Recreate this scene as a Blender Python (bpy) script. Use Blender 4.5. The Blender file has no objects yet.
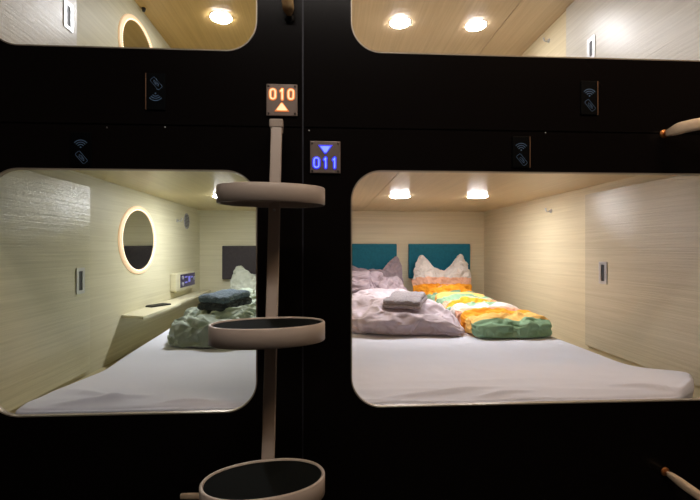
import bpy, bmesh, math, random
from mathutils import Vector, Matrix, noise
random.seed(4)
S = bpy.context.scene
COL = S.collection
PI = math.pi
# ------------------------------------------------------------------ materials
def mat(name, color, rough=.5, metal=0., spec=.5, emit=None, estr=0.):
    m = bpy.data.materials.new(name); m.use_nodes = True
    b = m.node_tree.nodes['Principled BSDF']
    b.inputs['Base Color'].default_value = (*color, 1)
    b.inputs['Roughness'].default_value = rough
    b.inputs['Metallic'].default_value = metal
    b.inputs['Specular IOR Level'].default_value = spec
    if emit:
        b.inputs['Emission Color'].default_value = (*emit, 1)
        b.inputs['Emission Strength'].default_value = estr
    return m
def node(m, t, **kw):
    n = m.node_tree.nodes.new(t)
    for k, v in kw.items(): setattr(n, k, v)
    return n
def link(m, a, b): m.node_tree.links.new(a, b)
def coords(m, scale):
    tc = node(m, 'ShaderNodeTexCoord'); mp = node(m, 'ShaderNodeMapping')
    mp.inputs['Scale'].default_value = scale
    link(m, tc.outputs['Object'], mp.inputs['Vector'])
    return mp.outputs['Vector']
def wood(name, c1, c2, scale, rough, spec=.5, bump=.15):
    m = mat(name, c1, rough, 0, spec)
    b = m.node_tree.nodes['Principled BSDF']
    v = coords(m, scale)
    n = node(m, 'ShaderNodeTexNoise'); n.inputs['Scale'].default_value = 1; n.inputs['Detail'].default_value = 6
    n.inputs['Roughness'].default_value = .7; n.inputs['Distortion'].default_value = .3
    link(m, v, n.inputs['Vector'])
    r = node(m, 'ShaderNodeValToRGB')
    r.color_ramp.elements[0].position = .32; r.color_ramp.elements[0].color = (*c2, 1)
    r.color_ramp.elements[1].position = .62; r.color_ramp.elements[1].color = (*c1, 1)
    link(m, n.outputs['Fac'], r.inputs['Fac']); link(m, r.outputs['Color'], b.inputs['Base Color'])
    bp = node(m, 'ShaderNodeBump'); bp.inputs['Strength'].default_value = bump; bp.inputs['Distance'].default_value = .004
    link(m, n.outputs['Fac'], bp.inputs['Height']); link(m, bp.outputs['Normal'], b.inputs['Normal'])
    return m
def cloth(name, c1, c2=None, rough=.9, sc=40, bump=.25, dist=.01, weave=0):
    c2 = c2 or tuple(x * .86 for x in c1)
    m = mat(name, c1, rough, 0, .2)
    b = m.node_tree.nodes['Principled BSDF']
    b.inputs['Sheen Weight'].default_value = .15
    v = coords(m, (1, 1, 1))
    n = node(m, 'ShaderNodeTexNoise'); n.inputs['Scale'].default_value = sc; n.inputs['Detail'].default_value = 4
    link(m, v, n.inputs['Vector'])
    r = node(m, 'ShaderNodeValToRGB')
    r.color_ramp.elements[0].position = .3; r.color_ramp.elements[0].color = (*c2, 1)
    r.color_ramp.elements[1].position = .65; r.color_ramp.elements[1].color = (*c1, 1)
    link(m, n.outputs['Fac'], r.inputs['Fac']); link(m, r.outputs['Color'], b.inputs['Base Color'])
    bp = node(m, 'ShaderNodeBump'); bp.inputs['Strength'].default_value = bump; bp.inputs['Distance'].default_value = dist
    link(m, n.outputs['Fac'], bp.inputs['Height']); link(m, bp.outputs['Normal'], b.inputs['Normal'])
    return m
def striped(name, direction, offset, period, stops):
    """bed linen printed with broad coloured bands"""
    m = mat(name, (1, 1, 1), .9, 0, .2)
    b = m.node_tree.nodes['Principled BSDF']
    at = node(m, 'ShaderNodeAttribute', attribute_name='rest'); v = at.outputs['Vector']
    d = node(m, 'ShaderNodeVectorMath', operation='DOT_PRODUCT'); d.inputs[1].default_value = direction
    link(m, v, d.inputs[0])
    nz = node(m, 'ShaderNodeTexNoise'); nz.inputs['Scale'].default_value = 5; link(m, v, nz.inputs['Vector'])
    a = node(m, 'ShaderNodeMath', operation='MULTIPLY_ADD'); a.inputs[1].default_value = .03; link(m, nz.outputs['Fac'], a.inputs[0]); link(m, d.outputs['Value'], a.inputs[2])
    s = node(m, 'ShaderNodeMath', operation='ADD'); s.inputs[1].default_value = offset; link(m, a.outputs[0], s.inputs[0])
    q = node(m, 'ShaderNodeMath', operation='DIVIDE'); q.inputs[1].default_value = period; link(m, s.outputs[0], q.inputs[0])
    f = node(m, 'ShaderNodeMath', operation='FRACT'); link(m, q.outputs[0], f.inputs[0])
    r = node(m, 'ShaderNodeValToRGB'); cr = r.color_ramp; cr.interpolation = 'CONSTANT'
    cr.elements[0].position = 0; cr.elements[0].color = (*stops[0][1], 1)
    cr.elements[1].position = stops[1][0]; cr.elements[1].color = (*stops[1][1], 1)
    for p, c in stops[2:]:
        e = cr.elements.new(p); e.color = (*c, 1)
    link(m, f.outputs[0], r.inputs['Fac']); link(m, r.outputs['Color'], b.inputs['Base Color'])
    n = node(m, 'ShaderNodeTexNoise'); n.inputs['Scale'].default_value = 45; n.inputs['Detail'].default_value = 4
    link(m, v, n.inputs['Vector'])
    bp = node(m, 'ShaderNodeBump'); bp.inputs['Strength'].default_value = .25; bp.inputs['Distance'].default_value = .01
    link(m, n.outputs['Fac'], bp.inputs['Height']); link(m, bp.outputs['Normal'], b.inputs['Normal'])
    return m
CREAM1, CREAM2 = (.69, .60, .415), (.59, .505, .335)
OLIVE1, OLIVE2 = (.62, .585, .42), (.53, .495, .34)
M = dict(
  wall_r=wood('cream_laminate', CREAM1, CREAM2, (3, 1.6, 95), .5, .3, .1),
  wall_l=wood('pale_olive_laminate', OLIVE1, OLIVE2, (3, 1.6, 95), .5, .3, .1),
  back=wood('back_laminate', CREAM1, CREAM2, (1.6, 3, 95), .38, .4, .1),
  back_l=wood('back_olive_laminate', OLIVE1, OLIVE2, (1.6, 3, 95), .38, .4, .1),
  door_r=wood('glossy_cream_laminate', (.64, .565, .42), (.54, .47, .34), (3, 1.8, 95), .27, .6, .45),
  door_up=wood('glossy_grey_cream_laminate', (.60, .57, .51), (.49, .46, .41), (3, 1.8, 95), .33, .6, .3),
  door_l=wood('glossy_olive_laminate', (.64, .61, .44), (.52, .495, .34), (3, 1.8, 95), .30, .7, .4),
  ceil=wood('tan_ceiling_laminate', (.54, .385, .20), (.43, .30, .15), (60, 1.5, 3), .3, .5, .02),
  base=wood('bed_base_laminate', (.42, .37, .22), (.36, .31, .18), (3, 1.6, 40), .6, .3, .1),
  pale=mat('pale_platform', (.7, .68, .64), .7),
  black=mat('black_gloss_panel', (.0048, .0037, .0035), .22, 0, .12),
  blackm=mat('matte_black', (.006, .006, .006), .75, 0, .2),
  grip=mat('black_grip', (.003, .0035, .003), .85, 0, .08),
  liner=mat('brushed_liner', (.40, .34, .27), .4, .5),
  alu=mat('dim_aluminium', (.035, .035, .045), .5, .3),
  frame=mat('satin_nickel', (.60, .60, .62), .35, .8),
  recess=mat('dark_recess', (.03, .03, .035), .5),
  ladder=mat('taupe_paint', (.47, .385, .32), .42, 0, .5),
  handle=wood('pale_bentwood', (.80, .62, .44), (.70, .52, .34), (20, 20, 20), .45, .5, .1),
  brass=wood('brass_toned_metal', (.75, .55, .28), (.45, .22, .08), (30, 30, 30), .4, .6, .3),
  copper=mat('copper_fitting', (.6, .25, .08), .35, .8),
  sheet=cloth('white_sheet', (.73, .745, .84), (.70, .715, .81), .85, 3, .35, .02),
  lamp=mat('lamp_diffuser', (.9, .9, .9), .5, 0, .5, (.97, .975, 1), 170),
  lamp_left=mat('lamp_diffuser_cool', (.9, .9, .9), .5, 0, .5, (.96, .975, 1), 270),
  corr_warm=mat('corridor_lamp_warm', (.9, .8, .7), .5, 0, .5, (1, .70, .46), 40),
  ceil_l0=wood('olive_tan_ceiling', (.58, .48, .26), (.50, .41, .21), (60, 1.5, 3), .3, .5, .02),  # green bounce light put into this ceiling's colour
  ceil_l1=wood('golden_ceiling', (.56, .38, .14), (.46, .30, .10), (60, 1.5, 3), .3, .5, .02),
  ceil_r0=wood('tan_ceiling', (.62, .48, .29), (.52, .39, .225), (60, 1.5, 3), .3, .5, .02),
  ceil_r1=wood('brown_tan_ceiling', (.50, .37, .235), (.41, .30, .18), (60, 1.5, 3), .3, .5, .02),
  lamprim=mat('lamp_rim', (.8, .8, .8), .4),
  glow=mat('mirror_led_ring', (.5, .42, .3), .5, 0, .5, (1, .66, .37), .62),
  dots=mat('led_dots', (1, .9, .7), .5, 0, .5, (1, .85, .6), 4),
  mirror=mat('mirror_glass', (.72, .72, .68), .02, 1),
  teal=cloth('teal_upholstery', (.008, .15, .22), (.006, .12, .18), .6, 60, .2, .003),
  dark=cloth('charcoal_upholstery', (.045, .038, .042), (.035, .03, .034), .55, 60, .2, .003),
  lilac=cloth('lilac_linen', (.56, .47, .50), (.50, .415, .45), .9, 22, .3, .012),
  lilac3=cloth('pale_mauve_linen', (.44, .35, .38), (.38, .30, .33), .9, 22, .3, .012),
  lilac2=cloth('mauve_linen', (.32, .25, .28), (.27, .21, .235), .9, 22, .3, .012),
  sage=cloth('sage_linen', (.38, .43, .36), (.31, .36, .29), .9, 22, .3, .012),
  sagep=cloth('pale_sage_linen', (.52, .55, .47), (.46, .49, .41), .9, 22, .3, .012),
  towel=cloth('grey_terry', (.34, .30, .31), (.25, .22, .23), 1, 130, .8, .008),
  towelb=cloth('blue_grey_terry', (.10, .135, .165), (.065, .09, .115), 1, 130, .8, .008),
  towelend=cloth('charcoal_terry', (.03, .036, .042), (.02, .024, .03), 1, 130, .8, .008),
  plastic=mat('black_plastic', (.012, .012, .014), .25),
  display=mat('display_glass', (.02, .02, .03), .2, 0, .5, (.10, .06, .35), .12),
  displayt=mat('display_figures', (.1, .1, .4), .3, 0, .5, (.25, .25, .9), .4),
  gknob=mat('grey_plastic', (.35, .35, .38), .5),
  plate=mat('brushed_sign_plate', (.27, .21, .18), .42, .5),
  screw=mat('screw_metal', (.12, .10, .09), .35, .8),
  orange=mat('orange_halo_glow', (.8, .3, .1), .5, 0, .5, (1, .26, .05), .55),
  orangec=mat('orange_core_light', (1, .8, .6), .5, 0, .5, (1, .56, .28), 1.15),
  blue=mat('blue_halo_glow', (.1, .1, .8), .5, 0, .5, (.006, .008, 1), .85),
  bluec=mat('blue_core_light', (.5, .6, 1), .5, 0, .5, (.09, .18, 1), 1.15),
  reader=mat('reader_black', (.001, .0015, .002), .5, 0, .08),
  print=mat('reader_print', (.10, .19, .34), .6),
  bronze=mat('bronze_edge', (.30, .17, .10), .4, .6),
  cfloor=mat('corridor_floor', (.03, .03, .03), .6),
  cwall=mat('corridor_wall', (.035, .028, .025), .7),
  corr=mat('corridor_lamp', (.9, .8, .7), .5, 0, .5, (1, .90, .82), 24),
  grille=mat('grille_grey', (.10, .10, .09), .6),
)
# ------------------------------------------------------------------ helpers
def tag(o, label=None, cat=None, group=None, kind=None):
    if label: o['label'] = label
    if cat: o['category'] = cat
    if group: o['group'] = group
    if kind: o['kind'] = kind
    return o
def empty(name, loc, label, cat, group=None):
    o = bpy.data.objects.new(name, None); COL.objects.link(o); o.location = loc
    o.empty_display_size = .05
    return tag(o, label, cat, group)
def wloc(p):
    v = Vector((0, 0, 0))
    while p is not None: v += Vector(p.location); p = p.parent
    return v
def obj(name, bm, material, parent=None, smooth=False, loc=None):
    """links a bmesh given in world coordinates as one mesh object"""
    me = bpy.data.meshes.new(name)
    bmesh.ops.recalc_face_normals(bm, faces=bm.faces)
    if parent is not None: off = wloc(parent)
    elif loc is not None: off = Vector(loc)
    else: off = Vector((0, 0, 0))
    bmesh.ops.translate(bm, verts=bm.verts, vec=-off)
    bm.to_mesh(me); bm.free()
    me.materials.append(material)
    if smooth:
        for p in me.polygons: p.use_smooth = True
    o = bpy.data.objects.new(name, me); COL.objects.link(o)
    if parent is not None: o.parent = parent
    elif loc is not None: o.location = loc
    return o
def structure(name, bm, material, smooth=False):
    return tag(obj(name, bm, material, None, smooth), kind='structure')
def box(bm, x0, x1, y0, y1, z0, z1, bev=0., seg=2, mtx=None):
    r = bmesh.ops.create_cube(bm, size=1)
    vs = r['verts']
    for v in vs:
        v.co = Vector((x0 + (v.co.x + .5) * (x1 - x0), y0 + (v.co.y + .5) * (y1 - y0), z0 + (v.co.z + .5) * (z1 - z0)))
    if bev > 0:
        es = list({e for v in vs for e in v.link_edges})
        rr = bmesh.ops.bevel(bm, geom=es, offset=bev, segments=seg, affect='EDGES', profile=.5)
        vs = list({v for f in rr['faces'] for v in f.verts} | {v for v in vs if v.is_valid})
    if mtx: bmesh.ops.transform(bm, matrix=mtx, verts=vs)
    return bm
def B(*a, **k): return box(bmesh.new(), *a, **k)
def cyl(bm, p0, p1, r0, r1=None, seg=24, cap=True):
    r1 = r0 if r1 is None else r1
    p0, p1 = Vector(p0), Vector(p1)
    d = (p1 - p0)
    q = d.to_track_quat('Z', 'Y').to_matrix().to_4x4()
    m = Matrix.Translation((p0 + p1) / 2) @ q
    bmesh.ops.create_cone(bm, cap_ends=cap, cap_tris=False, segments=seg, radius1=r0, radius2=r1, depth=d.length, matrix=m)
    return bm
def sweep(bm, path, prof, closed=False, up=Vector((0, 1, 0))):
    """sweeps a closed profile [(a,b)] along path; a along side, b along up"""
    path = [Vector(p) for p in path]; n = len(path); rings = []
    for i, p in enumerate(path):
        if closed: t = path[(i + 1) % n] - path[i - 1]
        else: t = path[min(i + 1, n - 1)] - path[max(i - 1, 0)]
        t.normalize(); s = t.cross(up).normalized(); u = s.cross(t).normalized()
        pr = prof(i / (n - 1)) if callable(prof) else prof
        rings.append([bm.verts.new(p + s * a + u * b) for a, b in pr])
    k = len(rings[0]); m = n if closed else n - 1
    for i in range(m):
        A, C = rings[i], rings[(i + 1) % n]
        for j in range(k): bm.faces.new((A[j], A[(j + 1) % k], C[(j + 1) % k], C[j]))
    if not closed: bm.faces.new(rings[0]); bm.faces.new(rings[-1])
    return bm
def circ(r, n=12, ry=None): return [(r * math.cos(2 * PI * i / n), (ry or r) * math.sin(2 * PI * i / n)) for i in range(n)]
def rrect(x0, x1, z0, z1, r, n=10):
    pts = []
    for cx, cz, a in ((x1 - r, z1 - r, 0), (x0 + r, z1 - r, 90), (x0 + r, z0 + r, 180), (x1 - r, z0 + r, 270)):
        for i in range(n + 1):
            t = math.radians(a + 90 * i / n); pts.append((cx + r * math.cos(t), cz + r * math.sin(t)))
    return pts
def catmull(poly, n):
    out = []; m = len(poly)
    for i in range(m):
        p0, p1, p2, p3 = (Vector(poly[(i + k) % m]) for k in (-1, 0, 1, 2))
        for j in range(n):
            t = j / n
            out.append(.5 * ((2 * p1) + (p2 - p0) * t + (2 * p0 - 5 * p1 + 4 * p2 - p3) * t * t + (3 * p1 - p0 - 3 * p2 + p3) * t ** 3))
    return out
def ridge(p, f, an=(1, 1, 1), seed=0.):
    q = Vector((p.x * an[0], p.y * an[1], p.z * an[2])) * f + Vector((seed, seed * 1.7, -seed))
    w = noise.noise_vector(q * .45) * .7
    return 1 - 2.1 * abs(noise.noise(q + w))
def soft(poly, centre, H, lobes=1, nt=14, nr=46, wr=(), seed=0., base=0., mtx=None, sidewob=0., flatbottom=True, gather=0.):
    """a stuffed or folded piece of bedding: rounded footprint, bulging edges, creases"""
    pts = catmull(poly, nt); c = Vector(centre); bm = bmesh.new(); rings = []; info = {}; arc = 0.
    for k, p in enumerate(pts):
        arc += (p - pts[k - 1]).length
        d = p - c; L = d.length; d = d / L
        L *= 1 + sidewob * noise.noise(Vector((p.x * 9, p.y * 9, seed)))
        hE = H(1, *p); e = hE / lobes / 2
        prof = []
        for i in range(1, nr + 1):
            t = i / nr; dd = t * (L - e); q = c + d * dd
            prof.append((q, H(dd / L, *q)))
        z1 = prof[-1][1]
        for l in range(lobes):
            zc = z1 - hE * (l + .5) / lobes
            for i in range(1, 10):
                ph = PI / 2 - PI * i / 10
                q = c + d * (L - e + e * math.cos(ph)); prof.append((q, zc + e * math.sin(ph)))
        for i in range(4, 0, -1):
            dd = (L - e) * i / 4; q = c + d * dd
            prof.append((q, (z1 - hE) if flatbottom else -(H(dd / L, *q) - hE)))
        rings.append([bm.verts.new((q.x, q.y, z + base)) for q, z in prof])
        if gather:
            for v, (q, z) in zip(rings[-1], prof): info[v] = (min(1, (q - c).length / L), arc)
    top = bm.verts.new((c.x, c.y, H(0, *c) + base))
    zb = (H(1, *pts[0]) - H(1, *pts[0])) if flatbottom else -(H(0, *c))
    bot = bm.verts.new((c.x, c.y, zb + base)); n = len(rings)
    for i in range(n):
        A, C = rings[i], rings[(i + 1) % n]
        for j in range(len(A) - 1): bm.faces.new((A[j], A[j + 1], C[j + 1], C[j]))
        bm.faces.new((top, A[0], C[0])); bm.faces.new((bot, C[-1], A[-1]))
    bmesh.ops.recalc_face_normals(bm, faces=bm.faces); bm.normal_update()
    ds = []
    for v in bm.verts:
        s = 0
        for a, f, an in wr: s += a * ridge(v.co, f, an, seed)
        if gather and v in info:
            tt, ar = info[v]
            g = max(0, (tt - .62) / .38) ** 1.5
            s += gather * g * (1 - 2.4 * abs(noise.noise(Vector((ar * 16 + .6 * noise.noise(v.co * 9), tt * 1.6, seed)))))
        if v.co.z < base + .012 and flatbottom: s *= .1
        ds.append(v.normal * s)
    for v, s in zip(bm.verts, ds): v.co += s
    if flatbottom:
        for v in bm.verts: v.co.z = max(v.co.z, base + .001)
    if mtx: bm.transform(mtx)
    return bm
def rumple(bm, voxel=.011, grow=.14, frames=26, bend=.06, pressure=.25, pin=lambda v, zmin: v.z < zmin + .006, grav=.3, sub=1, keep=0.):
    """lets surplus fabric buckle into natural creases with a short cloth simulation"""
    me = bpy.data.meshes.new('cloth'); bmesh.ops.recalc_face_normals(bm, faces=bm.faces); bm.to_mesh(me); bm.free()
    o = bpy.data.objects.new('cloth', me); COL.objects.link(o)
    rm = o.modifiers.new('r', 'REMESH'); rm.mode = 'VOXEL'; rm.voxel_size = voxel; rm.adaptivity = 0
    dg = bpy.context.evaluated_depsgraph_get()
    me2 = bpy.data.meshes.new_from_object(o.evaluated_get(dg)); o.modifiers.clear(); o.data = me2
    zmin = min(v.co.z for v in me2.vertices)
    at = me2.attributes.new('rest', 'FLOAT_VECTOR', 'POINT')
    for i, v in enumerate(me2.vertices): at.data[i].vector = v.co
    vg = o.vertex_groups.new(name='pin')
    for v in me2.vertices:
        w_ = 1. if pin(v.co, zmin) else keep
        if w_ > 0: vg.add([v.index], w_, 'REPLACE')
    cm = o.modifiers.new('c', 'CLOTH'); st = cm.settings
    st.vertex_group_mass = 'pin'; st.pin_stiffness = 1
    st.quality = 6; st.mass = .25; st.air_damping = 2
    st.tension_stiffness = st.compression_stiffness = 18; st.shear_stiffness = 8; st.bending_stiffness = bend
    st.tension_damping = st.compression_damping = 10; st.bending_damping = 1
    st.shrink_min = -grow; st.shrink_max = -grow
    st.use_pressure = True; st.uniform_pressure_force = pressure; st.use_pressure_volume = False
    st.effector_weights.gravity = grav
    cm.collision_settings.use_collision = False; cm.collision_settings.use_self_collision = False
    cm.point_cache.frame_start = 1; cm.point_cache.frame_end = frames
    for f in range(1, frames + 1): S.frame_set(f)
    dg = bpy.context.evaluated_depsgraph_get()
    me3 = bpy.data.meshes.new_from_object(o.evaluated_get(dg))
    S.frame_set(1)
    bpy.data.objects.remove(o)
    out = bmesh.new(); out.from_mesh(me3)
    if sub:
        o = bpy.data.objects.new('s', me3); COL.objects.link(o); sm = o.modifiers.new('s', 'SUBSURF'); sm.levels = sub; sm.render_levels = sub
        dg = bpy.context.evaluated_depsgraph_get(); me4 = bpy.data.meshes.new_from_object(o.evaluated_get(dg)); bpy.data.objects.remove(o)
        out.free(); out = bmesh.new(); out.from_mesh(me4)
    return out
def linen(args, mtx=None, **cfg):
    """soft shape plus cloth creases; args are those of soft()"""
    c = dict(grav=0, pressure=.4, frames=18, grow=.22, keep=.07, bend=.01); c.update(cfg)
    bm = rumple(soft(*args), **c)
    if not mtx:
        for v in bm.verts: v.co.z = max(v.co.z, ZBED + .001)
    if mtx: bm.transform(mtx)
    return bm
def copy_tree(o, parent=None):
    c = o.copy(); COL.objects.link(c); c.parent = parent
    for ch in list(o.children): copy_tree(ch, c)
    return c

# ------------------------------------------------------------------ dimensions (metres, eye level = 0)
PITCH = 1.08; YB = 2.47; ZC = .34; ZBED = -.47; ZBASE = -.575
LX0, LX1 = -1.085, -.118       # inside of the left column of capsules
RX0, RX1 = -.018, 1.43         # inside of the right column
XS, ZS = -.067, .370           # seams between the black front panels
T = .02

# ------------------------------------------------------------------ capsule shells
def ceiling_bm(x0, x1, z, seam):
    bm = bmesh.new()
    if seam:
        box(bm, x0 - T, seam - .002, .0135, YB + T, z, z + .018)
        box(bm, seam + .002, x1 + T, .0135, YB + T, z, z + .018)
        box(bm, x0 - T, x1 + T, .0135, YB + T, z + .019, z + .026)
    else: box(bm, x0 - T, x1 + T, .0135, YB + T, z, z + .026)
    return bm
for side, (x0, x1) in (('l', (LX0, LX1)), ('r', (RX0, RX1))):
    for k in (0, 1):
        dz = k * PITCH; zf = ZBASE + dz; zc = ZC + dz
        structure('wall_left', B(x0 - T, x0, .0135, YB, zf, zc), M['wall_' + side])
        structure('wall_right', B(x1, x1 + T, .0135, YB, zf, zc), M['wall_' + side])
        structure('wall_back', B(x0 - T, x1 + T, YB, YB + T, zf, zc), M['back' if side == 'r' else 'back_l'])
        structure('ceiling', ceiling_bm(x0, x1, zc, {'r0': .326, 'r1': 1.118}.get(side + str(k))), M['ceil_%s%d' % (side, k)])  # ceiling tone set per capsule, tint of its light included in the colour
        structure('floor', B(x0 - T, x1 + T, .0135, YB + T, zf - .02, zf), M['base' if k == 0 else 'pale'])  # unseen upper floors made whitish to bounce light up, in place of beds
# rounded wooden bead where the ceiling meets the left capsule's wall
for k in (0, 1):
    z = ZC + k * PITCH
    structure('trim_%d' % (k + 1), sweep(bmesh.new(), [(LX0 + .009, .02 + i * .0243 * 5, z - .009) for i in range(21)], circ(.011, 10)), M['ceil_l1'], True)

# ------------------------------------------------------------------ black fronts
OPEN = {'l': (-.985, -.204), 'r': (.079, 1.32)}
OUT = {'l': (-1.6, XS - .0022), 'r': (XS + .0022, 1.9)}
ZO = {'l0': (-.489, .238), 'l1': (.595, 1.32), 'r0': (-.4835, .2425), 'r1': (.6015, 1.325)}; RAD = .092
def front(x0, x1, z0, z1, a0, a1, b0, b1):
    inner = rrect(a0, a1, b0, b1, RAD, 12); outer = []
    q = len(inner) // 4
    for i, (x, z) in enumerate(inner):
        s, j = divmod(i, q); t = j / (q - 1)
        cx, cz = ((x1, z1), (x0, z1), (x0, z0), (x1, z0))[s]
        mx = x1 if s in (0, 3) else x0; mz = z1 if s in (0, 1) else z0
        if s in (0, 2): outer.append((mx, z + (mz - z) * min(1, t * 2)) if t <= .5 else (mx + (x - mx) * (t * 2 - 1), mz))
        else: outer.append((x + (mx - x) * min(1, t * 2), mz) if t <= .5 else (mx, mz + (z - mz) * (t * 2 - 1)))
    bm = bmesh.new(); n = len(inner)
    L = [[bm.verts.new((p[0], y, p[1])) for p in ring] for y in (0, .012) for ring in (inner, outer)]
    for i in range(n):
        j = (i + 1) % n
        bm.faces.new((L[0][i], L[0][j], L[1][j], L[1][i])); bm.faces.new((L[2][i], L[3][i], L[3][j], L[2][j]))
        bm.faces.new((L[0][i], L[2][i], L[2][j], L[0][j])); bm.faces.new((L[1][i], L[1][j], L[3][j], L[3][i]))
    return bm
tn = 3
for side in 'lr':
    a0, a1 = OPEN[side]; x0, x1 = OUT[side]
    for k in (0, 1):
        z0, z1 = (-1.1, ZS - .002) if k == 0 else (ZS + .002, 1.56)
        structure('wall_front', front(x0, x1, z0, z1, a0, a1, *ZO[side + str(k)]), M['black'])
        loop = [(x, .006, z) for x, z in rrect(a0 + .0015, a1 - .0015, ZO[side + str(k)][0] + .0015, ZO[side + str(k)][1] - .0015, RAD, 14)]
        clean = [p for i, p in enumerate(loop) if (Vector(p) - Vector(loop[i - 1])).length > 1e-5]
        structure('trim_%d' % tn, sweep(bmesh.new(), clean, [(-.0018, -.0075), (.0018, -.0075), (.0018, .0072), (-.0018, .0072)], closed=True), M['liner']); tn += 1
structure('trim_%d' % tn, B(XS - .0021, XS + .0021, .002, .012, -1.1, 1.56), M['alu']); tn += 1
structure('trim_%d' % tn, B(-1.6, XS - .0022, .005, .012, ZS - .0019, ZS + .0019), M['blackm']); tn += 1
structure('trim_%d' % tn, B(XS + .0022, 1.9, .005, .012, ZS - .0019, ZS + .0019), M['blackm']); tn += 1
# corridor
structure('floor', B(-1.6, 1.9, -2.1, .03, -1.14, -1.1), M['cfloor'])
structure('ceiling', B(-1.6, 1.9, -2.1, .03, 1.56, 1.6), M['cwall'])
structure('wall_rear', B(-1.6, 1.9, -2.14, -2.1, -1.1, 1.56), M['cwall'])
structure('wall_left', B(-1.64, -1.6, -2.1, .03, -1.1, 1.56), M['cwall'])
structure('wall_right', B(1.9, 1.94, -2.1, .03, -1.1, 1.56), M['cwall'])

# ------------------------------------------------------------------ sliding doors inside the capsules
def sliding_door(n, side, y1, z0, z1, hy, hz):
    s = 1 if side == 'l' else -1
    xw = LX0 if side == 'l' else RX1
    xa, xb = sorted((xw + s * .0005, xw + s * .014))
    o = structure('door_%d' % n, B(xa, xb, .05, y1, z0, z1, bev=.0015), M['door_up' if z1 > 1 else 'door_' + side])
    bm = bmesh.new()
    xf = xw + s * .014
    p = rrect(hy - .031, hy + .031, hz - .057, hz + .057, .004, 3)
    q = rrect(hy - .014, hy + .014, hz - .042, hz + .042, .003, 3)
    a = [bm.verts.new((xf + s * .004, y, z)) for y, z in p]; b = [bm.verts.new((xf + s * .004, y, z)) for y, z in q]
    c = [bm.verts.new((xf + s * .0001, y, z)) for y, z in p]; d = [bm.verts.new((xf + s * .0008, y, z)) for y, z in q]
    for i in range(len(p)):
        j = (i + 1) % len(p)
        for A, C in ((a, b), (c, a), (b, d)): bm.faces.new((A[i], A[j], C[j], C[i]))
    h = obj('flush_handle', bm, M['frame'], o)
    xa, xb = sorted((xf + s * .0002, xf + s * .0012))
    obj('finger_recess', B(xa, xb, hy - .0145, hy + .0145, hz - .0425, hz + .0425), M['recess'], h)
    return o
sliding_door(1, 'l', .717, -.552, .286, .635, -.137)
sliding_door(2, 'r', .950, -.520, .298, .797, -.119)
sliding_door(3, 'l', .612, -.552 + PITCH, ZC + PITCH - .004, .548, .974)
sliding_door(4, 'r', 1.135, -.520 + PITCH, ZC + PITCH - .004, .893, 1.070)

# ------------------------------------------------------------------ ceiling lights
def ceiling_light(x, y, z, label, lamp='lamp'):
    t = empty('ceiling_light', (x, y, z), label, 'light', 'round downlights on the capsule ceilings')
    bm = bmesh.new(); R = .066
    prof = [(R, 0), (R + .001, -.002), (R - .001, -.0035), (R - .004, -.004), (R - .006, -.003), (R - .006, 0)]
    rings = [[bm.verts.new((x + r * math.cos(2 * PI * i / 48), y + r * math.sin(2 * PI * i / 48), z + dz)) for r, dz in prof] for i in range(48)]
    for i in range(48):
        A, C = rings[i], rings[(i + 1) % 48]
        for j in range(len(prof) - 1): bm.faces.new((A[j], A[j + 1], C[j + 1], C[j]))
    obj('rim', bm, M['lamprim'], t, True)
    bm = bmesh.new(); r2 = R - .005
    prof = [(r2, -.002), (r2, -.0055), (r2 * .97, -.0075), (r2 * .8, -.009), (r2 * .4, -.0095)]
    rings = [[bm.verts.new((x + r * math.cos(2 * PI * i / 48), y + r * math.sin(2 * PI * i / 48), z + dz)) for r, dz in prof] for i in range(48)]
    for i in range(48):
        A, C = rings[i], rings[(i + 1) % 48]
        for j in range(len(prof) - 1): bm.faces.new((A[j], A[j + 1], C[j + 1], C[j]))
    bm.faces.new([r[-1] for r in rings]); bm.faces.new([r[0] for r in reversed(rings)])
    obj('diffuser', bm, M[lamp], t, True)
ceiling_light(.475, 1.385, ZC, 'left one of two round downlights on the lower right capsule ceiling')
ceiling_light(.968, 1.362, ZC, 'right one of two round downlights on the lower right capsule ceiling')
ceiling_light(.468, 1.345, ZC + PITCH, 'left one of two bright round downlights on the upper right capsule ceiling')
ceiling_light(.953, 1.350, ZC + PITCH, 'right one of two bright round downlights on the upper right capsule ceiling')
ceiling_light(-.645, 1.455, ZC, 'round downlight on the lower left capsule ceiling, half behind the top ladder ring', 'lamp_left')
ceiling_light(-.634, 1.352, ZC + PITCH, 'single bright round downlight on the golden upper left capsule ceiling')

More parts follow.
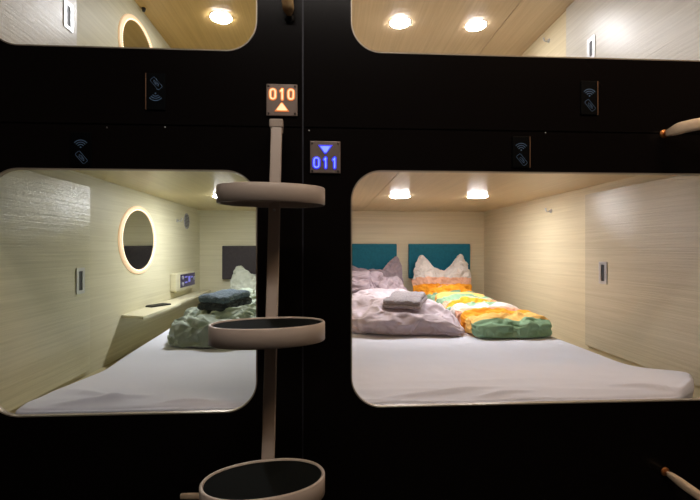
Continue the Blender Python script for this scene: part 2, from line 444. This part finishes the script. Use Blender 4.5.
# ------------------------------------------------------------------ lit mirrors
def wall_mirror(dz, label):
    t = empty('wall_mirror', (LX0, 1.26, .055 + dz), label, 'mirror')
    cy, cz = 1.26, .055 + dz
    def ell(a, b, x, n=72): return [(x, cy + a * math.cos(2 * PI * i / n), cz + b * math.sin(2 * PI * i / n)) for i in range(n)]
    sweep_p = [(-.022, 0), (-.020, .012), (-.004, .016), (.014, .012), (.020, .0)]
    bm = bmesh.new(); n = 72; rings = []
    for i in range(n):
        c, s = math.cos(2 * PI * i / n), math.sin(2 * PI * i / n)
        rings.append([bm.verts.new((LX0 + h + .0005, cy + (.229 + r * 1.3) * c, cz + (.1845 + r * .75) * s)) for r, h in ((-.017, 0), (-.017, .004), (-.012, .007), (.012, .008), (.017, .005), (.017, 0))])
    for i in range(n):
        A, C = rings[i], rings[(i + 1) % n]
        for j in range(5): bm.faces.new((A[j], A[j + 1], C[j + 1], C[j]))
    obj('light_ring', bm, M['glow'], t, True)
    bm = bmesh.new()
    vs = [bm.verts.new((LX0 + .0035, y, z)) for _, y, z in ell(.209, .173, 0)]
    vb = [bm.verts.new((LX0 + .002, y, z)) for _, y, z in ell(.209, .173, 0)]
    bm.faces.new(vs); bm.faces.new(list(reversed(vb)))
    for i in range(n): bm.faces.new((vs[i], vs[(i + 1) % n], vb[(i + 1) % n], vb[i]))
    obj('mirror_glass', bm, M['mirror'], t)
    bm = bmesh.new()
    for i in range(90):
        c, s = math.cos(2 * PI * i / 90), math.sin(2 * PI * i / 90)
        cyl(bm, (LX0 + .0070, cy + .216 * c, cz + .177 * s), (LX0 + .0082, cy + .216 * c, cz + .177 * s), .0024, seg=6)
    tag(obj('led_dots', bm, M['dots'], t), kind='stuff')
wall_mirror(0, 'whole oval mirror with warm glowing rim on the lower left capsule wall')
wall_mirror(PITCH, 'glowing rimmed oval mirror cut off by the front panel in the upper left capsule')

# ------------------------------------------------------------------ wall hooks
def coat_hook(x, y, z, label):
    s = 1 if x < 0 else -1
    t = empty('coat_hook', (x, y, z), label, 'hook')
    obj('mounting_plate', cyl(bmesh.new(), (x, y, z), (x + s * .005, y, z), .013), M['frame'], t, True)
    bm = bmesh.new()
    sweep(bm, [(x + s * .005, y, z), (x + s * .015, y, z - .001), (x + s * .025, y, z - .004), (x + s * .032, y, z + .002), (x + s * .035, y, z + .012)], circ(.0045, 10))
    obj('hook_arm', bm, M['frame'], t, True)
    bm = bmesh.new(); bmesh.ops.create_uvsphere(bm, u_segments=12, v_segments=8, radius=.0065, matrix=Matrix.Translation((x + s * .035, y, z + .014)))
    obj('knob', bm, M['frame'], t, True)
coat_hook(LX0, 1.905, .212, 'small metal hook on the lower left capsule wall near the speaker')
coat_hook(RX1, 1.327, .244, 'small metal hook on the lower right capsule wall')
coat_hook(RX1, 1.352, 1.335, 'small metal hook on the upper right capsule wall')
# small bulb-like fitting on the ceiling bead of the upper left capsule
bm = bmesh.new(); cyl(bm, (LX0 + .020, 1.28, ZC + PITCH), (LX0 + .020, 1.28, ZC + PITCH - .02), .012, .008, 16)
tag(obj('smoke_sensor', bm, M['recess'], None, True, (LX0 + .02, 1.28, ZC + PITCH)), 'tiny dark stud at the ceiling edge of the upper left capsule', 'sensor')
# ------------------------------------------------------------------ speaker
t = empty('wall_speaker', (LX0, 2.12, .22), 'small oval perforated speaker high on the lower left capsule wall', 'speaker')
bm = bmesh.new(); cyl(bm, (LX0, 2.12, .222), (LX0 + .004, 2.12, .222), .062, seg=40)
obj('speaker_rim', bm, M['gknob'], t)
bm = bmesh.new()
for i in range(-5, 6):
    for j in range(-5, 6):
        y, z = i * .011, j * .011
        if y * y + z * z < .056 ** 2: cyl(bm, (LX0 + .0035, 2.12 + y, .222 + z), (LX0 + .005, 2.12 + y, .222 + z), .0044, seg=8)
tag(obj('grille', bm, M['grille'], t), kind='stuff')
# ------------------------------------------------------------------ shelf, phone, control box
t = empty('wall_shelf', (LX0, 1.0, -.36), 'long pale wooden shelf along the lower left capsule wall under the mirror', 'shelf')
bm = bmesh.new()
pts = [(LX0 + .001, 1.045), (-.945, .985), (-.945, 1.56), (-.965, 1.60), (-.985, YB - .004), (LX0 + .001, YB - .004)]
lo = [bm.verts.new((x, y, -.365)) for x, y in pts]; hi = [bm.verts.new((x, y, -.350)) for x, y in pts]
bm.faces.new(list(reversed(lo))); bm.faces.new(hi)
for i in range(6): bm.faces.new((lo[i], lo[(i + 1) % 6], hi[(i + 1) % 6], hi[i]))
obj('shelf_board', bm, M['wall_l'], t)
t = empty('phone', (-1.035, 1.42, -.35), 'black mobile phone lying on the pale wooden shelf', 'phone')
mt = Matrix.Translation((-1.035, 1.41, -.35)) @ Matrix.Rotation(math.radians(-28), 4, 'Z')
obj('phone_case', B(-.036, .036, -.074, .074, 0, .009, bev=.003, mtx=mt), M['plastic'], t)
obj('screen', B(-.033, .033, -.07, .07, .0091, .0099, mtx=mt), M['reader'], t)
t = empty('control_box', (LX0, 1.85, -.30), 'cream bedside control box with dark display on the lower left capsule wall', 'control panel')
obj('housing', B(LX0, -1.040, 1.76, 2.19, -.296, -.170, bev=.006), M['wall_l'], t)
obj('display', B(-1.040, -1.037, 1.84, 2.175, -.278, -.182, bev=.0012), M['display'], t)
for y, z, w, h in ((1.93, -.205, .06, .010), (1.93, -.245, .06, .010), (2.01, -.225, .05, .045), (2.08, -.212, .035, .012)):
    obj('display_figure', B(-1.0371, -1.0362, y, y + w, z - h / 2, z + h / 2), M['displayt'], t)
for y, z in ((1.875, -.205), (1.875, -.252), (2.145, -.225)):
    obj('dial', cyl(bmesh.new(), (-1.037, y, z), (-1.028, y, z), .013, seg=16), M['gknob'], t, True)
obj('box_foot', B(LX0, -1.055, 1.82, 2.14, -.312, -.296, bev=.005), M['wall_l'], t)

# ------------------------------------------------------------------ headboards
def headboard(x0, x1, z0, z1, m, label, group=None):
    t = empty('headboard', ((x0 + x1) / 2, YB, z0), label, 'headboard', group)
    obj('cushion_pad', B(x0, x1, YB - .045, YB - .006, z0, z1, bev=.008, seg=3), m, t)
    obj('backing_board', B(x0 + .01, x1 - .01, YB - .007, YB, z0 + .01, z1 - .01), M['blackm'], t)
headboard(-.884, -.24, -.256, .032, M['dark'], 'charcoal upholstered headboard on the back wall of the lower left capsule')
headboard(.08, .632, -.256, .050, M['teal'], 'teal headboard behind the mauve pillows')
headboard(.738, 1.29, -.256, .050, M['teal'], 'teal headboard behind the striped pillow')

# ------------------------------------------------------------------ mattresses under white sheets
def sheet_mattress(name, poly, label, seed, wr_front, foot_cut):
    """poly: outline of the sheeted top, counter-clockwise"""
    t = empty(name, (poly[0][0] * .5 + poly[2][0] * .5, 1.2, ZBASE), label, 'mattress')
    bm = bmesh.new(); n = len(poly)
    cx = 1.0 if poly[1][0] > 0 else -.5; cy = .36
    # dense outline
    out = []
    for i in range(n):
        a, b = Vector(poly[i]), Vector(poly[(i + 1) % n]); L = (b - a).length; k = max(1, int(L / .02))
        for j in range(k): out.append(a.lerp(b, j / k))
    for _ in range(2): out = [(out[i - 1] + out[i] * 2 + out[(i + 1) % len(out)]) / 4 for i in range(len(out))]
    c = Vector((cx, cy)); rings = []
    R = .022
    for p in out:
        d = p - c; L = d.length; d /= L; col = []
        for i in range(1, 91):
            t_ = i / 90; t_ = 1 - (1 - t_) ** 1.25
            q = c + d * (L - R) * t_; col.append([q.x, q.y, ZBED])
        for i in range(1, 7):
            a = PI / 2 * i / 6; q = c + d * (L - R + R * math.sin(a)); col.append([q.x, q.y, ZBED - R + R * math.cos(a)])
        for i in range(1, 4):
            q = c + d * (L - .004 * i); col.append([q.x, q.y, ZBED - R - i * .027])
        rings.append([bm.verts.new(q) for q in col])
    top = bm.verts.new((cx, cy, ZBED)); m = len(rings)
    for i in range(m):
        A, C = rings[i], rings[(i + 1) % m]
        for j in range(len(A) - 1): bm.faces.new((A[j], A[j + 1], C[j + 1], C[j]))
        bm.faces.new((top, A[0], C[0]))
    for v in bm.verts:
        p = v.co
        f = max(0, 1 - (p.y - .03) / .35)
        s = .0016 * noise.noise(Vector((p.x * 3, p.y * 3, seed)))
        s += .007 * f * f * max(0, ridge(p, 2.2, (1, 4.2, 1), seed) - .25)
        for (ax, ay, bx, by, h, w) in wr_front:          # single creases
            A_, B_ = Vector((ax, ay)), Vector((bx, by)); ab = B_ - A_
            tt = max(0, min(1, (Vector((p.x, p.y)) - A_).dot(ab) / ab.length_squared))
            dd = (Vector((p.x, p.y)) - A_ - ab * tt).length
            s += 1.7 * h * math.exp(-(dd / (w * .8)) ** 2) * math.sin(PI * min(1, max(.02, tt * .9 + .1)))
        s -= .012 * max(0, 1 - (p.y - .02) / .10) ** 2
        if p.z > ZBED - .01: p.z += s
    obj('fitted_sheet', bm, M['sheet'], t, True)
    obj('mattress_core', B(min(poly[0][0], poly[-1][0]) + .05, max(p[0] for p in poly) - .20, .09, YB - .05, ZBASE, ZBED - .03), M['pale'], t)
    return t
sheet_mattress('mattress', [(RX0 + .012, .020), (1.15, .020), (1.29, .12), (1.408, .255), (1.33, .30), (1.262, .345), (1.243, .42), (1.232, .82), (1.225, YB - .02), (RX0 + .012, YB - .02)],
    'double mattress under a smooth white sheet in the lower right capsule', 3.1,
    [(.20, .055, .62, .13, .007, .014), (1.0, .12, 1.22, .052, .009, .014), (1.2, .06, 1.39, .20, .010, .02), (.50, .05, .70, .09, .006, .01)], 0)
sheet_mattress('mattress', [(-.93, .020), (LX1 - .012, .020), (LX1 - .012, YB - .02), (-.96, YB - .02), (-.935, 1.42), (-.90, .80), (-.872, .42), (-.89, .32), (-.915, .16)],
    'single mattress under a white sheet in the lower left capsule', 8.4,
    [(-.82, .05, -.55, .11, .008, .016), (-.86, .18, -.6, .06, .007, .02), (-.5, .05, -.34, .06, .006, .01)], 0)

# ------------------------------------------------------------------ bedding
WR = [(.014, 3.2, (1, 1.6, 1)), (.012, 7, (1.6, .9, 1)), (.006, 15, (1.4, .8, 1))]
def lerp(a, b, t): t = max(0, min(1, t)); return a + (b - a) * t
# lilac duvet
Hf = lambda t, x, y: lerp(.095, .175, (y - 1.0) / .62) + .012 * math.exp(-((y - 1.12) / .07) ** 2) * (1 - t ** 3) - .015 * t ** 6
bm = linen(([(.20, 1.045), (.34, .985), (.52, .98), (.69, .96), (.742, .985), (.72, 1.15), (.67, 1.40), (.60, 1.64), (.48, 1.76), (.30, 1.78), (.17, 1.68), (.13, 1.40), (.14, 1.15)],
    (.42, 1.36), Hf, 2, 14, 50, [(.012, 3.0, (1, 1.6, 1))], 2.2, ZBED + .001), keep=.085, pressure=.25, grow=.19)
tag(obj('duvet', bm, M['lilac'], None, True, (.42, 1.38, ZBED)), 'folded lilac duvet under the grey towel, beside the striped duvet', 'duvet')
def folded_towel(loc, w, d, h, rz, tilt, body, endm, label, lean=0):
    """terry towel folded into layers, the folds bulging at the near edge"""
    t = empty('towel', loc, label, 'towel')
    mt = Matrix.Translation(loc) @ Matrix.Rotation(rz, 4, 'Z') @ Matrix.Rotation(tilt, 4, 'X') @ Matrix.Rotation(lean, 4, 'Y')
    for k in range(2):
        hh = h / 2; e = .010 * k
        bm = linen(([(-w / 2, -d / 2 + e), (0, -d / 2 - .004 + e), (w / 2, -d / 2 + e), (w / 2 + .004 - e, 0), (w / 2 - e, d / 2), (0, d / 2 + .004), (-w / 2 + e, d / 2), (-w / 2 - .004 + e, 0)],
            (0, 0), lambda t_, x, y: hh * (1.1 - .15 * t_ ** 4), 1, 8, 20, [(.004, 9, (1, 1, 1))], 5 + k, 0), mt @ Matrix.Translation((0, 0, hh * k * .92)), voxel=.006, grow=.08, keep=.3, pressure=.3, frames=10)
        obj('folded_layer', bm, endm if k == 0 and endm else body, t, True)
folded_towel((.475, 1.20, ZBED + .150), .205, .24, .046, math.radians(-24), math.radians(8), M['towel'], None, 'small folded grey towel lying on the lilac duvet')
# mauve pillows
def pillowH(th, edge=.012, k=3.2): return lambda t, x, y: edge + th * max(0, 1 - t ** k) ** .75
def stand(x, y, z, lean, rz=0): return Matrix.Translation((x, y, z)) @ Matrix.Rotation(rz, 4, 'Z') @ Matrix.Rotation(PI / 2 - lean, 4, 'X')
NOPIN = lambda v, zmin: False
bm = linen(([(-.33, .02), (0, .01), (.29, .02), (.315, .15), (.310, .30), (.275, .385), (.235, .315), (.15, .27), (-.05, .29), (-.30, .31), (-.34, .15)],
    (.0, .15), pillowH(.075), 1, 12, 30, [(.008, 4, (1, 1, 1))], 7.7, 0, None, 0, False), stand(.345, 2.27, ZBED + .03, math.radians(14)), pin=NOPIN, keep=.14)
tag(obj('pillow', bm, M['lilac2'], None, True, (.345, 2.28, ZBED)), 'dark mauve pillow with pointed corner propped on the left teal headboard', 'pillow')
Hp = lambda t, x, y: .04 + .235 * max(0, 1 - t ** 5) ** .7 + .018 * math.sin(x * 9)
bm = linen(([(.05, 1.90), (.30, 1.87), (.58, 1.89), (.655, 1.96), (.65, 2.05), (.50, 2.09), (.2, 2.09), (.02, 2.07), (0, 1.98)],
    (.33, 1.98), Hp, 1, 12, 36, [(.022, 4.2, (.6, 1.5, 1.8))], 11.3, ZBED + .001), grow=.26, keep=.10)
tag(obj('pillow', bm, M['lilac3'], None, True, (.33, 1.99, ZBED)), 'crumpled pale mauve pillow lying between the lilac duvet and the dark mauve pillow', 'pillow')

# striped duvet and pillow
G_, Y_, O_, P_, W_ = (.29, .46, .29), (.90, .55, .17), (.92, .37, .03), (.80, .45, .31), (.74, .67, .62)
stops = [(0, G_), (.15, Y_), (.30, O_), (.44, P_), (.57, W_), (.70, G_), (.81, O_), (.91, P_)]
m_str = striped('striped_linen', (-.04, 1, 0), -.828, .66, stops)
def strH(t, x, y):
    h = lerp(.08, .12, (y - .92) / .35)
    if y > 1.45: h = lerp(.12, .17, (y - 1.45) / .3)
    return h + .010 * math.exp(-((y - 1.0) / .05) ** 2) - .012 * t ** 6
bm = linen(([(.82, .885), (.98, .87), (1.16, .89), (1.225, .94), (1.22, 1.08), (1.18, 1.35), (1.14, 1.60), (1.08, 1.72), (.92, 1.76), (.79, 1.72), (.765, 1.58), (.77, 1.35), (.785, 1.12), (.785, .97)],
    (.96, 1.30), strH, 2, 13, 50, [(.010, 3.0, (1, 1.8, 1))], 4.6, ZBED + .001), keep=.11, grow=.14, pressure=.2)
tag(obj('duvet', bm, m_str, None, True, (.96, 1.32, ZBED)), 'folded duvet in green, yellow, orange, pink and white stripes', 'duvet')
m_strp = striped('striped_pillow_linen', (0, 1, 0), .0, .66, [(0, G_), (.10, O_), (.245, P_), (.33, W_), (.9, W_)])
bm = linen(([(-.25, .10), (-.23, .02), (0, .0), (.24, .02), (.255, .10), (.25, .22), (.235, .32), (.190, .42), (.14, .36), (.07, .30), (.005, .27), (-.06, .31), (-.12, .36), (-.165, .40), (-.215, .31), (-.25, .21)],
    (0, .16), pillowH(.085, .012), 1, 10, 34, [(.012, 4.5, (1.8, .7, 1)), (.006, 10, (1.8, .7, 1))], 15.1, 0, None, 0, False), stand(.985, 2.225, ZBED + .02, math.radians(16)), pin=NOPIN, grow=.26, keep=.17, voxel=.009, pressure=.3)
tag(obj('pillow', bm, m_strp, None, True, (.985, 2.17, ZBED)), 'white and peach striped pillow standing in a butterfly shape with two peaks', 'pillow')
# bunched end of the striped cloth in front of the pillow
m_roll = striped('striped_fold_linen', (-.10, .5, 1.0), -.43, .55, [(0, G_), (.20, O_), (.33, P_), (.45, O_), (.58, G_), (.8, W_)])
Hr = lambda t, x, y: .025 + .165 * max(0, 1 - t ** 3) ** .7
bm = linen(([(.74, 1.86), (.84, 1.84), (1.0, 1.84), (1.13, 1.86), (1.19, 1.93), (1.15, 2.00), (.98, 2.02), (.80, 2.00), (.72, 1.93)],
    (.95, 1.93), Hr, 2, 10, 32, [(.014, 4.6, (.7, 1.6, 1.5))], 19.2, ZBED + .001), grow=.3, voxel=.010, keep=.12)
tag(obj('blanket', bm, m_roll, None, True, (.95, 1.94, ZBED)), 'bunched orange and green striped cloth at the foot of the butterfly pillow', 'blanket')

# left capsule bedding
def sageH(t, x, y):
    h = lerp(.085, .115, (y - .85) / .25); h = lerp(h, .165, (y - 1.3) / .5)
    return h - .012 * t ** 6 + .018 * math.sin(y * 11 + x * 7) * (1 - t)
bm = linen(([(-.69, .81), (-.60, .79), (-.42, .80), (-.24, .81), (-.18, .95), (-.16, 1.4), (-.20, 1.75), (-.34, 1.88), (-.58, 1.90), (-.73, 1.80), (-.77, 1.55), (-.74, 1.25), (-.76, 1.0), (-.745, .87)],
    (-.47, 1.34), sageH, 2, 13, 50, [(.024, 2.8, (1, 1.3, 1)), (.022, 6, (1.3, 1, 1))], 6.5, ZBED + .001, None, .05), grow=.32, keep=.12)
tag(obj('duvet', bm, M['sage'], None, True, (-.47, 1.36, ZBED)), 'rumpled sage green duvet on the single bed in the left capsule', 'duvet')
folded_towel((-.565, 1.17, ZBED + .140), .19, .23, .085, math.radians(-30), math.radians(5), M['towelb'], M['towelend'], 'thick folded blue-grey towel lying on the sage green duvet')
bm = linen(([(-.29, .02), (0, .01), (.27, .02), (.28, .15), (.26, .25), (.05, .245), (-.14, .25), (-.265, .30), (-.30, .15)],
    (0, .14), pillowH(.075), 1, 12, 30, [(.010, 4.2, (1, 1, 1))], 23.7, 0, None, 0, False), stand(-.475, 2.26, ZBED + .03, math.radians(20)), pin=NOPIN, keep=.14, grow=.26)
tag(obj('pillow', bm, M['sagep'], None, True, (-.475, 2.26, ZBED)), 'pale sage pillow propped against the charcoal headboard', 'pillow')

# ------------------------------------------------------------------ ring step ladder
def pole_y(z): return -.058 + .215 * (z - .36)
t = empty('ladder', (-.139, pole_y(-1.1), -1.1), 'taupe ladder of one flat pole with oval ring steps in front of the black panels', 'ladder')
bm = bmesh.new()
sweep(bm, [(-.139, pole_y(z), z) for z in (-1.1, -.6, -.1, .357)], [(-.0155, -.006), (-.0135, -.008), (.0135, -.008), (.0155, -.006), (.0155, .006), (.0135, .008), (-.0135, .008), (-.0155, .006)], up=Vector((0, 1, 0)))
obj('pole', bm, M['ladder'], t)
bm = bmesh.new(); box(bm, -.159, -.120, pole_y(.36) - .012, pole_y(.36) + .010, .350, .374, bev=.003); box(bm, -.152, -.127, pole_y(.36) + .009, -.004, .350, .368, bev=.002); box(bm, -.157, -.126, -.004, 0, .350, .374, bev=.0015)
obj('mounting_bracket', bm, M['ladder'], t)
for zt in (.160, -.175, -.509):
    yc = pole_y(zt - .02) - .088; cx = -.136; rot = math.radians(11); a, b = .137, .086; hb = .045
    n = 96; bm = bmesh.new(); rings = []
    def pt(i, off, z):
        c, s = math.cos(2 * PI * i / n), math.sin(2 * PI * i / n)
        # superellipse
        ex = 2 / 2.15
        X = (a + off) * math.copysign(abs(c) ** ex, c); Y_2 = (b + off) * math.copysign(abs(s) ** ex, s)
        return (cx + X * math.cos(rot) - Y_2 * math.sin(rot), yc + X * math.sin(rot) + Y_2 * math.cos(rot), z)
    prof = [(0, zt - .002), (-.002, zt), (-.006, zt), (-.008, zt - .002), (-.008, zt - hb + .002), (-.006, zt - hb), (-.002, zt - hb), (0, zt - hb + .002)]
    rings = [[bm.verts.new(pt(i, o_, z)) for o_, z in prof] for i in range(n)]
    for i in range(n):
        A, C = rings[i], rings[(i + 1) % n]
        for j in range(8): bm.faces.new((A[j], A[(j + 1) % 8], C[(j + 1) % 8], C[j]))
    st = obj('step', bm, M['ladder'], t, True)
    for nm, za, zb_, mm in (('tread', zt - .0035, zt - .009, 'grip'), ('tread_plate', zt - .009, zt - .015, 'ladder')):
        bm = bmesh.new()
        A = [bm.verts.new(pt(i, -.0075, za)) for i in range(n)]; C = [bm.verts.new(pt(i, -.0075, zb_)) for i in range(n)]
        bm.faces.new(A); bm.faces.new(list(reversed(C)))
        for i in range(n): bm.faces.new((A[i], A[(i + 1) % n], C[(i + 1) % n], C[i]))
        obj(nm, bm, M[mm], st)
    yp = pole_y(zt - .05)
    obj('bolt', cyl(bmesh.new(), (-.139, yp - .012, zt - .052), (-.139, yp - .006, zt - .052), .004, seg=12), M['frame'], st, True)

# ------------------------------------------------------------------ lit number signs
def stroke(bm, pts, w, y0, y1, closed=False):
    """flat glowing stroke of width w in the plane of the sign"""
    sweep(bm, [(x, (y0 + y1) / 2, z) for x, z in pts], [(w / 2 * math.cos(2 * PI * i / 8), (y1 - y0) / 2 * math.sin(2 * PI * i / 8)) for i in range(8)], closed=closed)
    if not closed:
        for x, z in (pts[0], pts[-1]): cyl(bm, (x, y0, z), (x, y1, z), w / 2, seg=16)
def digit(bm, ch, x, z, w, h, sw, y0, y1):
    if ch == '0': stroke(bm, rrect(x - w / 2, x + w / 2, z - h / 2, z + h / 2, w / 2 * .98, 8)[:-1], sw, y0, y1, True)
    else:
        stroke(bm, [(x + w * .08, z - h / 2), (x + w * .08, z), (x + w * .08, z + h / 2)], sw, y0, y1)
        stroke(bm, [(x + w * .06, z + h / 2), (x - w * .22, z + h * .32)], sw, y0, y1)
def number_sign(x0, x1, z0, z1, text, dz_num, tri_up, halo, core, label):
    cx, cz = (x0 + x1) / 2, (z0 + z1) / 2
    t = empty('number_sign', (cx, 0, z0), label, 'sign')
    obj('sign_plate', B(x0, x1, -.006, 0, z0, z1, bev=.002), M['plate'], t)
    for sx in (x0 + .007, x1 - .007):
        for sz in (z0 + .007, z1 - .007):
            obj('screw', cyl(bmesh.new(), (sx, -.0075, sz), (sx, -.005, sz), .0032, seg=12), M['screw'], t, True)
    zn = cz + dz_num; zt = cz - dz_num * 1.28
    for nm, mm, sw, ya, yb, gr in (('number_glow', halo, .0105, -.0075, -.0057, .0035), ('number_core', core, .0042, -.0084, -.0066, 0)):  # wide dim emissive shapes stand in for the halo around digits and arrow
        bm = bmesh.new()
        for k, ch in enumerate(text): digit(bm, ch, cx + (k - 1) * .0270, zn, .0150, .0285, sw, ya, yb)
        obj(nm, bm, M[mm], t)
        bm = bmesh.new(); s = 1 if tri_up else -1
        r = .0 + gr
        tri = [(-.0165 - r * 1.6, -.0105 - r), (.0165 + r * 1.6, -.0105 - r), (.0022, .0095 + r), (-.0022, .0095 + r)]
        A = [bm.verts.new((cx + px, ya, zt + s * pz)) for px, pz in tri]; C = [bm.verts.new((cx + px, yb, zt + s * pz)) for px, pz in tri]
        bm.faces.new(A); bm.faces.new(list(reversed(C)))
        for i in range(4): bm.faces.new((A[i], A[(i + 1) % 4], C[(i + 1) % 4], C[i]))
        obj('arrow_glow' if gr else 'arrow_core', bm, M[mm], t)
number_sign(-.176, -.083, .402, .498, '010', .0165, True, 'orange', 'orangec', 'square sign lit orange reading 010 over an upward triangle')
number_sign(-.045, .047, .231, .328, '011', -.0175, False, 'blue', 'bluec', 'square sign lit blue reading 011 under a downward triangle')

# ------------------------------------------------------------------ card readers
def card_reader(x0, x1, z0, z1, flip, edge, label):
    cx, cz = (x0 + x1) / 2, (z0 + z1) / 2
    t = empty('card_reader', (cx, 0, z0), label, 'card reader')
    obj('reader_panel', B(x0, x1, -.004, .001, z0, z1, bev=.001), M['reader'], t)
    if edge:
        xe = x0 if edge < 0 else x1
        obj('edge_strip', B(xe - .0012, xe + .0012, -.0048, 0, z0, z1), M['bronze'], t)
    y0, y1 = -.0049, -.0040; f = -1 if flip else 1
    bm = bmesh.new(); zd = cz + f * .004
    for r in (.010, .0165, .023):
        stroke(bm, [(cx + r * math.sin(math.radians(a)), zd + f * (r * math.cos(math.radians(a)))) for a in range(-48, 49, 8)], .0022, y0, y1)
    cyl(bm, (cx, y0, zd + f * .002), (cx, y1, zd + f * .002), .0022, seg=10)
    obj('signal_symbol', bm, M['print'], t)
    bm = bmesh.new(); a = math.radians(-50); zc = cz - f * .024
    def R_(x, z): return (cx + .002 + f * (x * math.cos(a) - z * math.sin(a)), zc + f * (x * math.sin(a) + z * math.cos(a)))
    stroke(bm, [R_(x, z) for x, z in rrect(-.019, .019, -.008, .008, .0035, 4)[:-1]], .0011, y0, y1, True)
    for q in ([(-.006, -.004), (.004, -.003), (.012, -.001)], [(.012, -.001), (.007, .003), (-.002, .004)], [(-.006, -.004), (-.010, .001), (-.002, .004)], [(-.002, .001), (.006, .001)]):
        stroke(bm, [R_(*p) for p in q], .0012, y0, y1)
    obj('hand_symbol', bm, M['print'], t)
card_reader(-.529, -.473, .414, .522, True, -1, 'black card reader with its signal arcs below the hand, under the upper left capsule')
card_reader(-.744, -.686, .244, .344, False, 0, 'black card reader above the lower left capsule opening')
card_reader(.803, .857, .424, .530, False, 1, 'black card reader under the upper right capsule opening')
card_reader(.582, .638, .255, .352, False, 1, 'black card reader above the lower right capsule opening')

# ------------------------------------------------------------------ rivets of the seams
def rivet(x, z, label):
    tag(obj('rivet', cyl(bmesh.new(), (x, -.002, z), (x, .001, z), .0018, .0026, seg=12), M['frame'], None, True, (x, 0, z)), label, 'rivet', 'small rivets along the seams')
rivet(-.048, ZS - .009, 'tiny metal rivet where the panel seams cross beside the orange sign')
rivet(-.642, ZS - .010, 'tiny metal rivet on the seam above the lower left card reader')
rivet(-.475, ZS - .006, 'tiny metal rivet on the seam below the upper left card reader')
rivet(.690, ZS - .004, 'tiny metal rivet on the seam between the two right card readers')

# ------------------------------------------------------------------ bentwood grab handles
def grab_handle(path, foot, w, label, tip=.5, mat_='handle', mount='copper', peg=None, up=Vector((0, 0, 1)), socket=False):
    t = empty('grab_handle', foot, label, 'handle')
    pts = [Vector(p) for p in path]; fine = []
    m = len(pts)
    for i in range(m - 1):
        p0, p1, p2, p3 = pts[max(i - 1, 0)], pts[i], pts[i + 1], pts[min(i + 2, m - 1)]
        for j in range(10):
            s = j / 10
            fine.append(.5 * ((2 * p1) + (p2 - p0) * s + (2 * p0 - 5 * p1 + 4 * p2 - p3) * s * s + (3 * p1 - p0 - 3 * p2 + p3) * s ** 3))
    fine.append(pts[-1])
    def prof(s):
        k = tip + (1 - tip) * min(1, s / .25); k = k * (1 - .0 * s)
        return [(w[0] * k * math.copysign(abs(math.cos(a)) ** .6, math.cos(a)), w[1] * k * math.copysign(abs(math.sin(a)) ** .6, math.sin(a))) for a in [2 * PI * (i + .5) / 16 for i in range(16)]]
    obj('grip', sweep(bmesh.new(), fine, prof, up=up), M[mat_], t, True)
    fx, fy, fz = foot
    bm = bmesh.new(); cyl(bm, (fx, 0, fz), (fx, -.004, fz), .0145, .0125, 24); cyl(bm, (fx, -.003, fz), peg or tuple(pts[0].lerp(pts[1], .15)), .007, seg=14)
    obj('wall_mount', bm, M[mount], t, True)
    return t
grab_handle([(1.078, -.012, .366), (1.080, -.03, .368), (1.092, -.055, .373), (1.125, -.085, .376), (1.18, -.115, .374), (1.26, -.12, .365), (1.32, -.09, .355), (1.34, -.012, .350)], (1.078, 0, .368), (.011, .018),
    'pale bentwood grab handle at the right edge on the horizontal seam', .5)
grab_handle([(1.082, -.012, -.708), (1.083, -.03, -.709), (1.090, -.06, -.716), (1.105, -.09, -.728), (1.15, -.125, -.760), (1.20, -.125, -.81), (1.22, -.09, -.86), (1.225, -.012, -.88)], (1.082, 0, -.708), (.010, .013),
    'pale bentwood grab handle at the lower right corner below the opening', .6)
grab_handle([(-.1065, -.012, .700), (-.1075, -.022, .706), (-.109, -.040, .722), (-.111, -.060, .76), (-.113, -.07, .82), (-.113, -.06, .90), (-.112, -.012, .96)], (-.1065, 0, .698), (.017, .008),
    'brass toned handle hanging at the top edge above the orange sign', .25, 'brass', 'blackm')
grab_handle([(-.418, -.034, -.716), (-.38, -.036, -.716), (-.32, -.038, -.716), (-.24, -.038, -.716), (-.18, -.036, -.716)], (-.28, 0, -.716), (.006, .0085),
    'thin pale handle end peeking out left of the lowest ladder ring', .9, 'handle', 'ladder', (-.28, -.036, -.716))

# ------------------------------------------------------------------ corridor lamp (behind and above the camera) 
bm = B(.95, 1.6, -.85, -.70, 1.545, 1.56)
tag(obj('corridor_lamp', bm, M['corr_warm'], None, False, (1.3, -.77, 1.56)), 'short warm corridor ceiling lamp to the right of the viewer', 'light')
bm = B(-.7, .7, -1.15, -1.0, 1.545, 1.56)
tag(obj('corridor_lamp', bm, M['corr'], None, False, (0, -1.07, 1.56)), 'long pale corridor ceiling lamp overhead', 'light')

# ------------------------------------------------------------------ world, camera, view
w = bpy.data.worlds.new('World'); S.world = w; w.use_nodes = True
w.node_tree.nodes['Background'].inputs[0].default_value = (.02, .02, .022, 1)
w.node_tree.nodes['Background'].inputs[1].default_value = 1
cam = bpy.data.cameras.new('Camera'); co = bpy.data.objects.new('Camera', cam); COL.objects.link(co)
co.location = (0, -1.3, 0); co.rotation_euler = (PI / 2, 0, -math.atan(25 / 427))
cam.sensor_width = 36; cam.lens = 427 / 700 * 36; cam.shift_y = -.5 / 700; cam.clip_start = .02
S.camera = co
S.view_settings.view_transform = 'Standard'; S.view_settings.look = 'None'
S.view_settings.exposure = 0; S.view_settings.gamma = 1; S.view_settings.use_curve_mapping = False
S.cycles.max_bounces = 10; S.cycles.diffuse_bounces = 8; S.cycles.glossy_bounces = 5
S.cycles.use_denoising = True; S.cycles.sample_clamp_indirect = 4
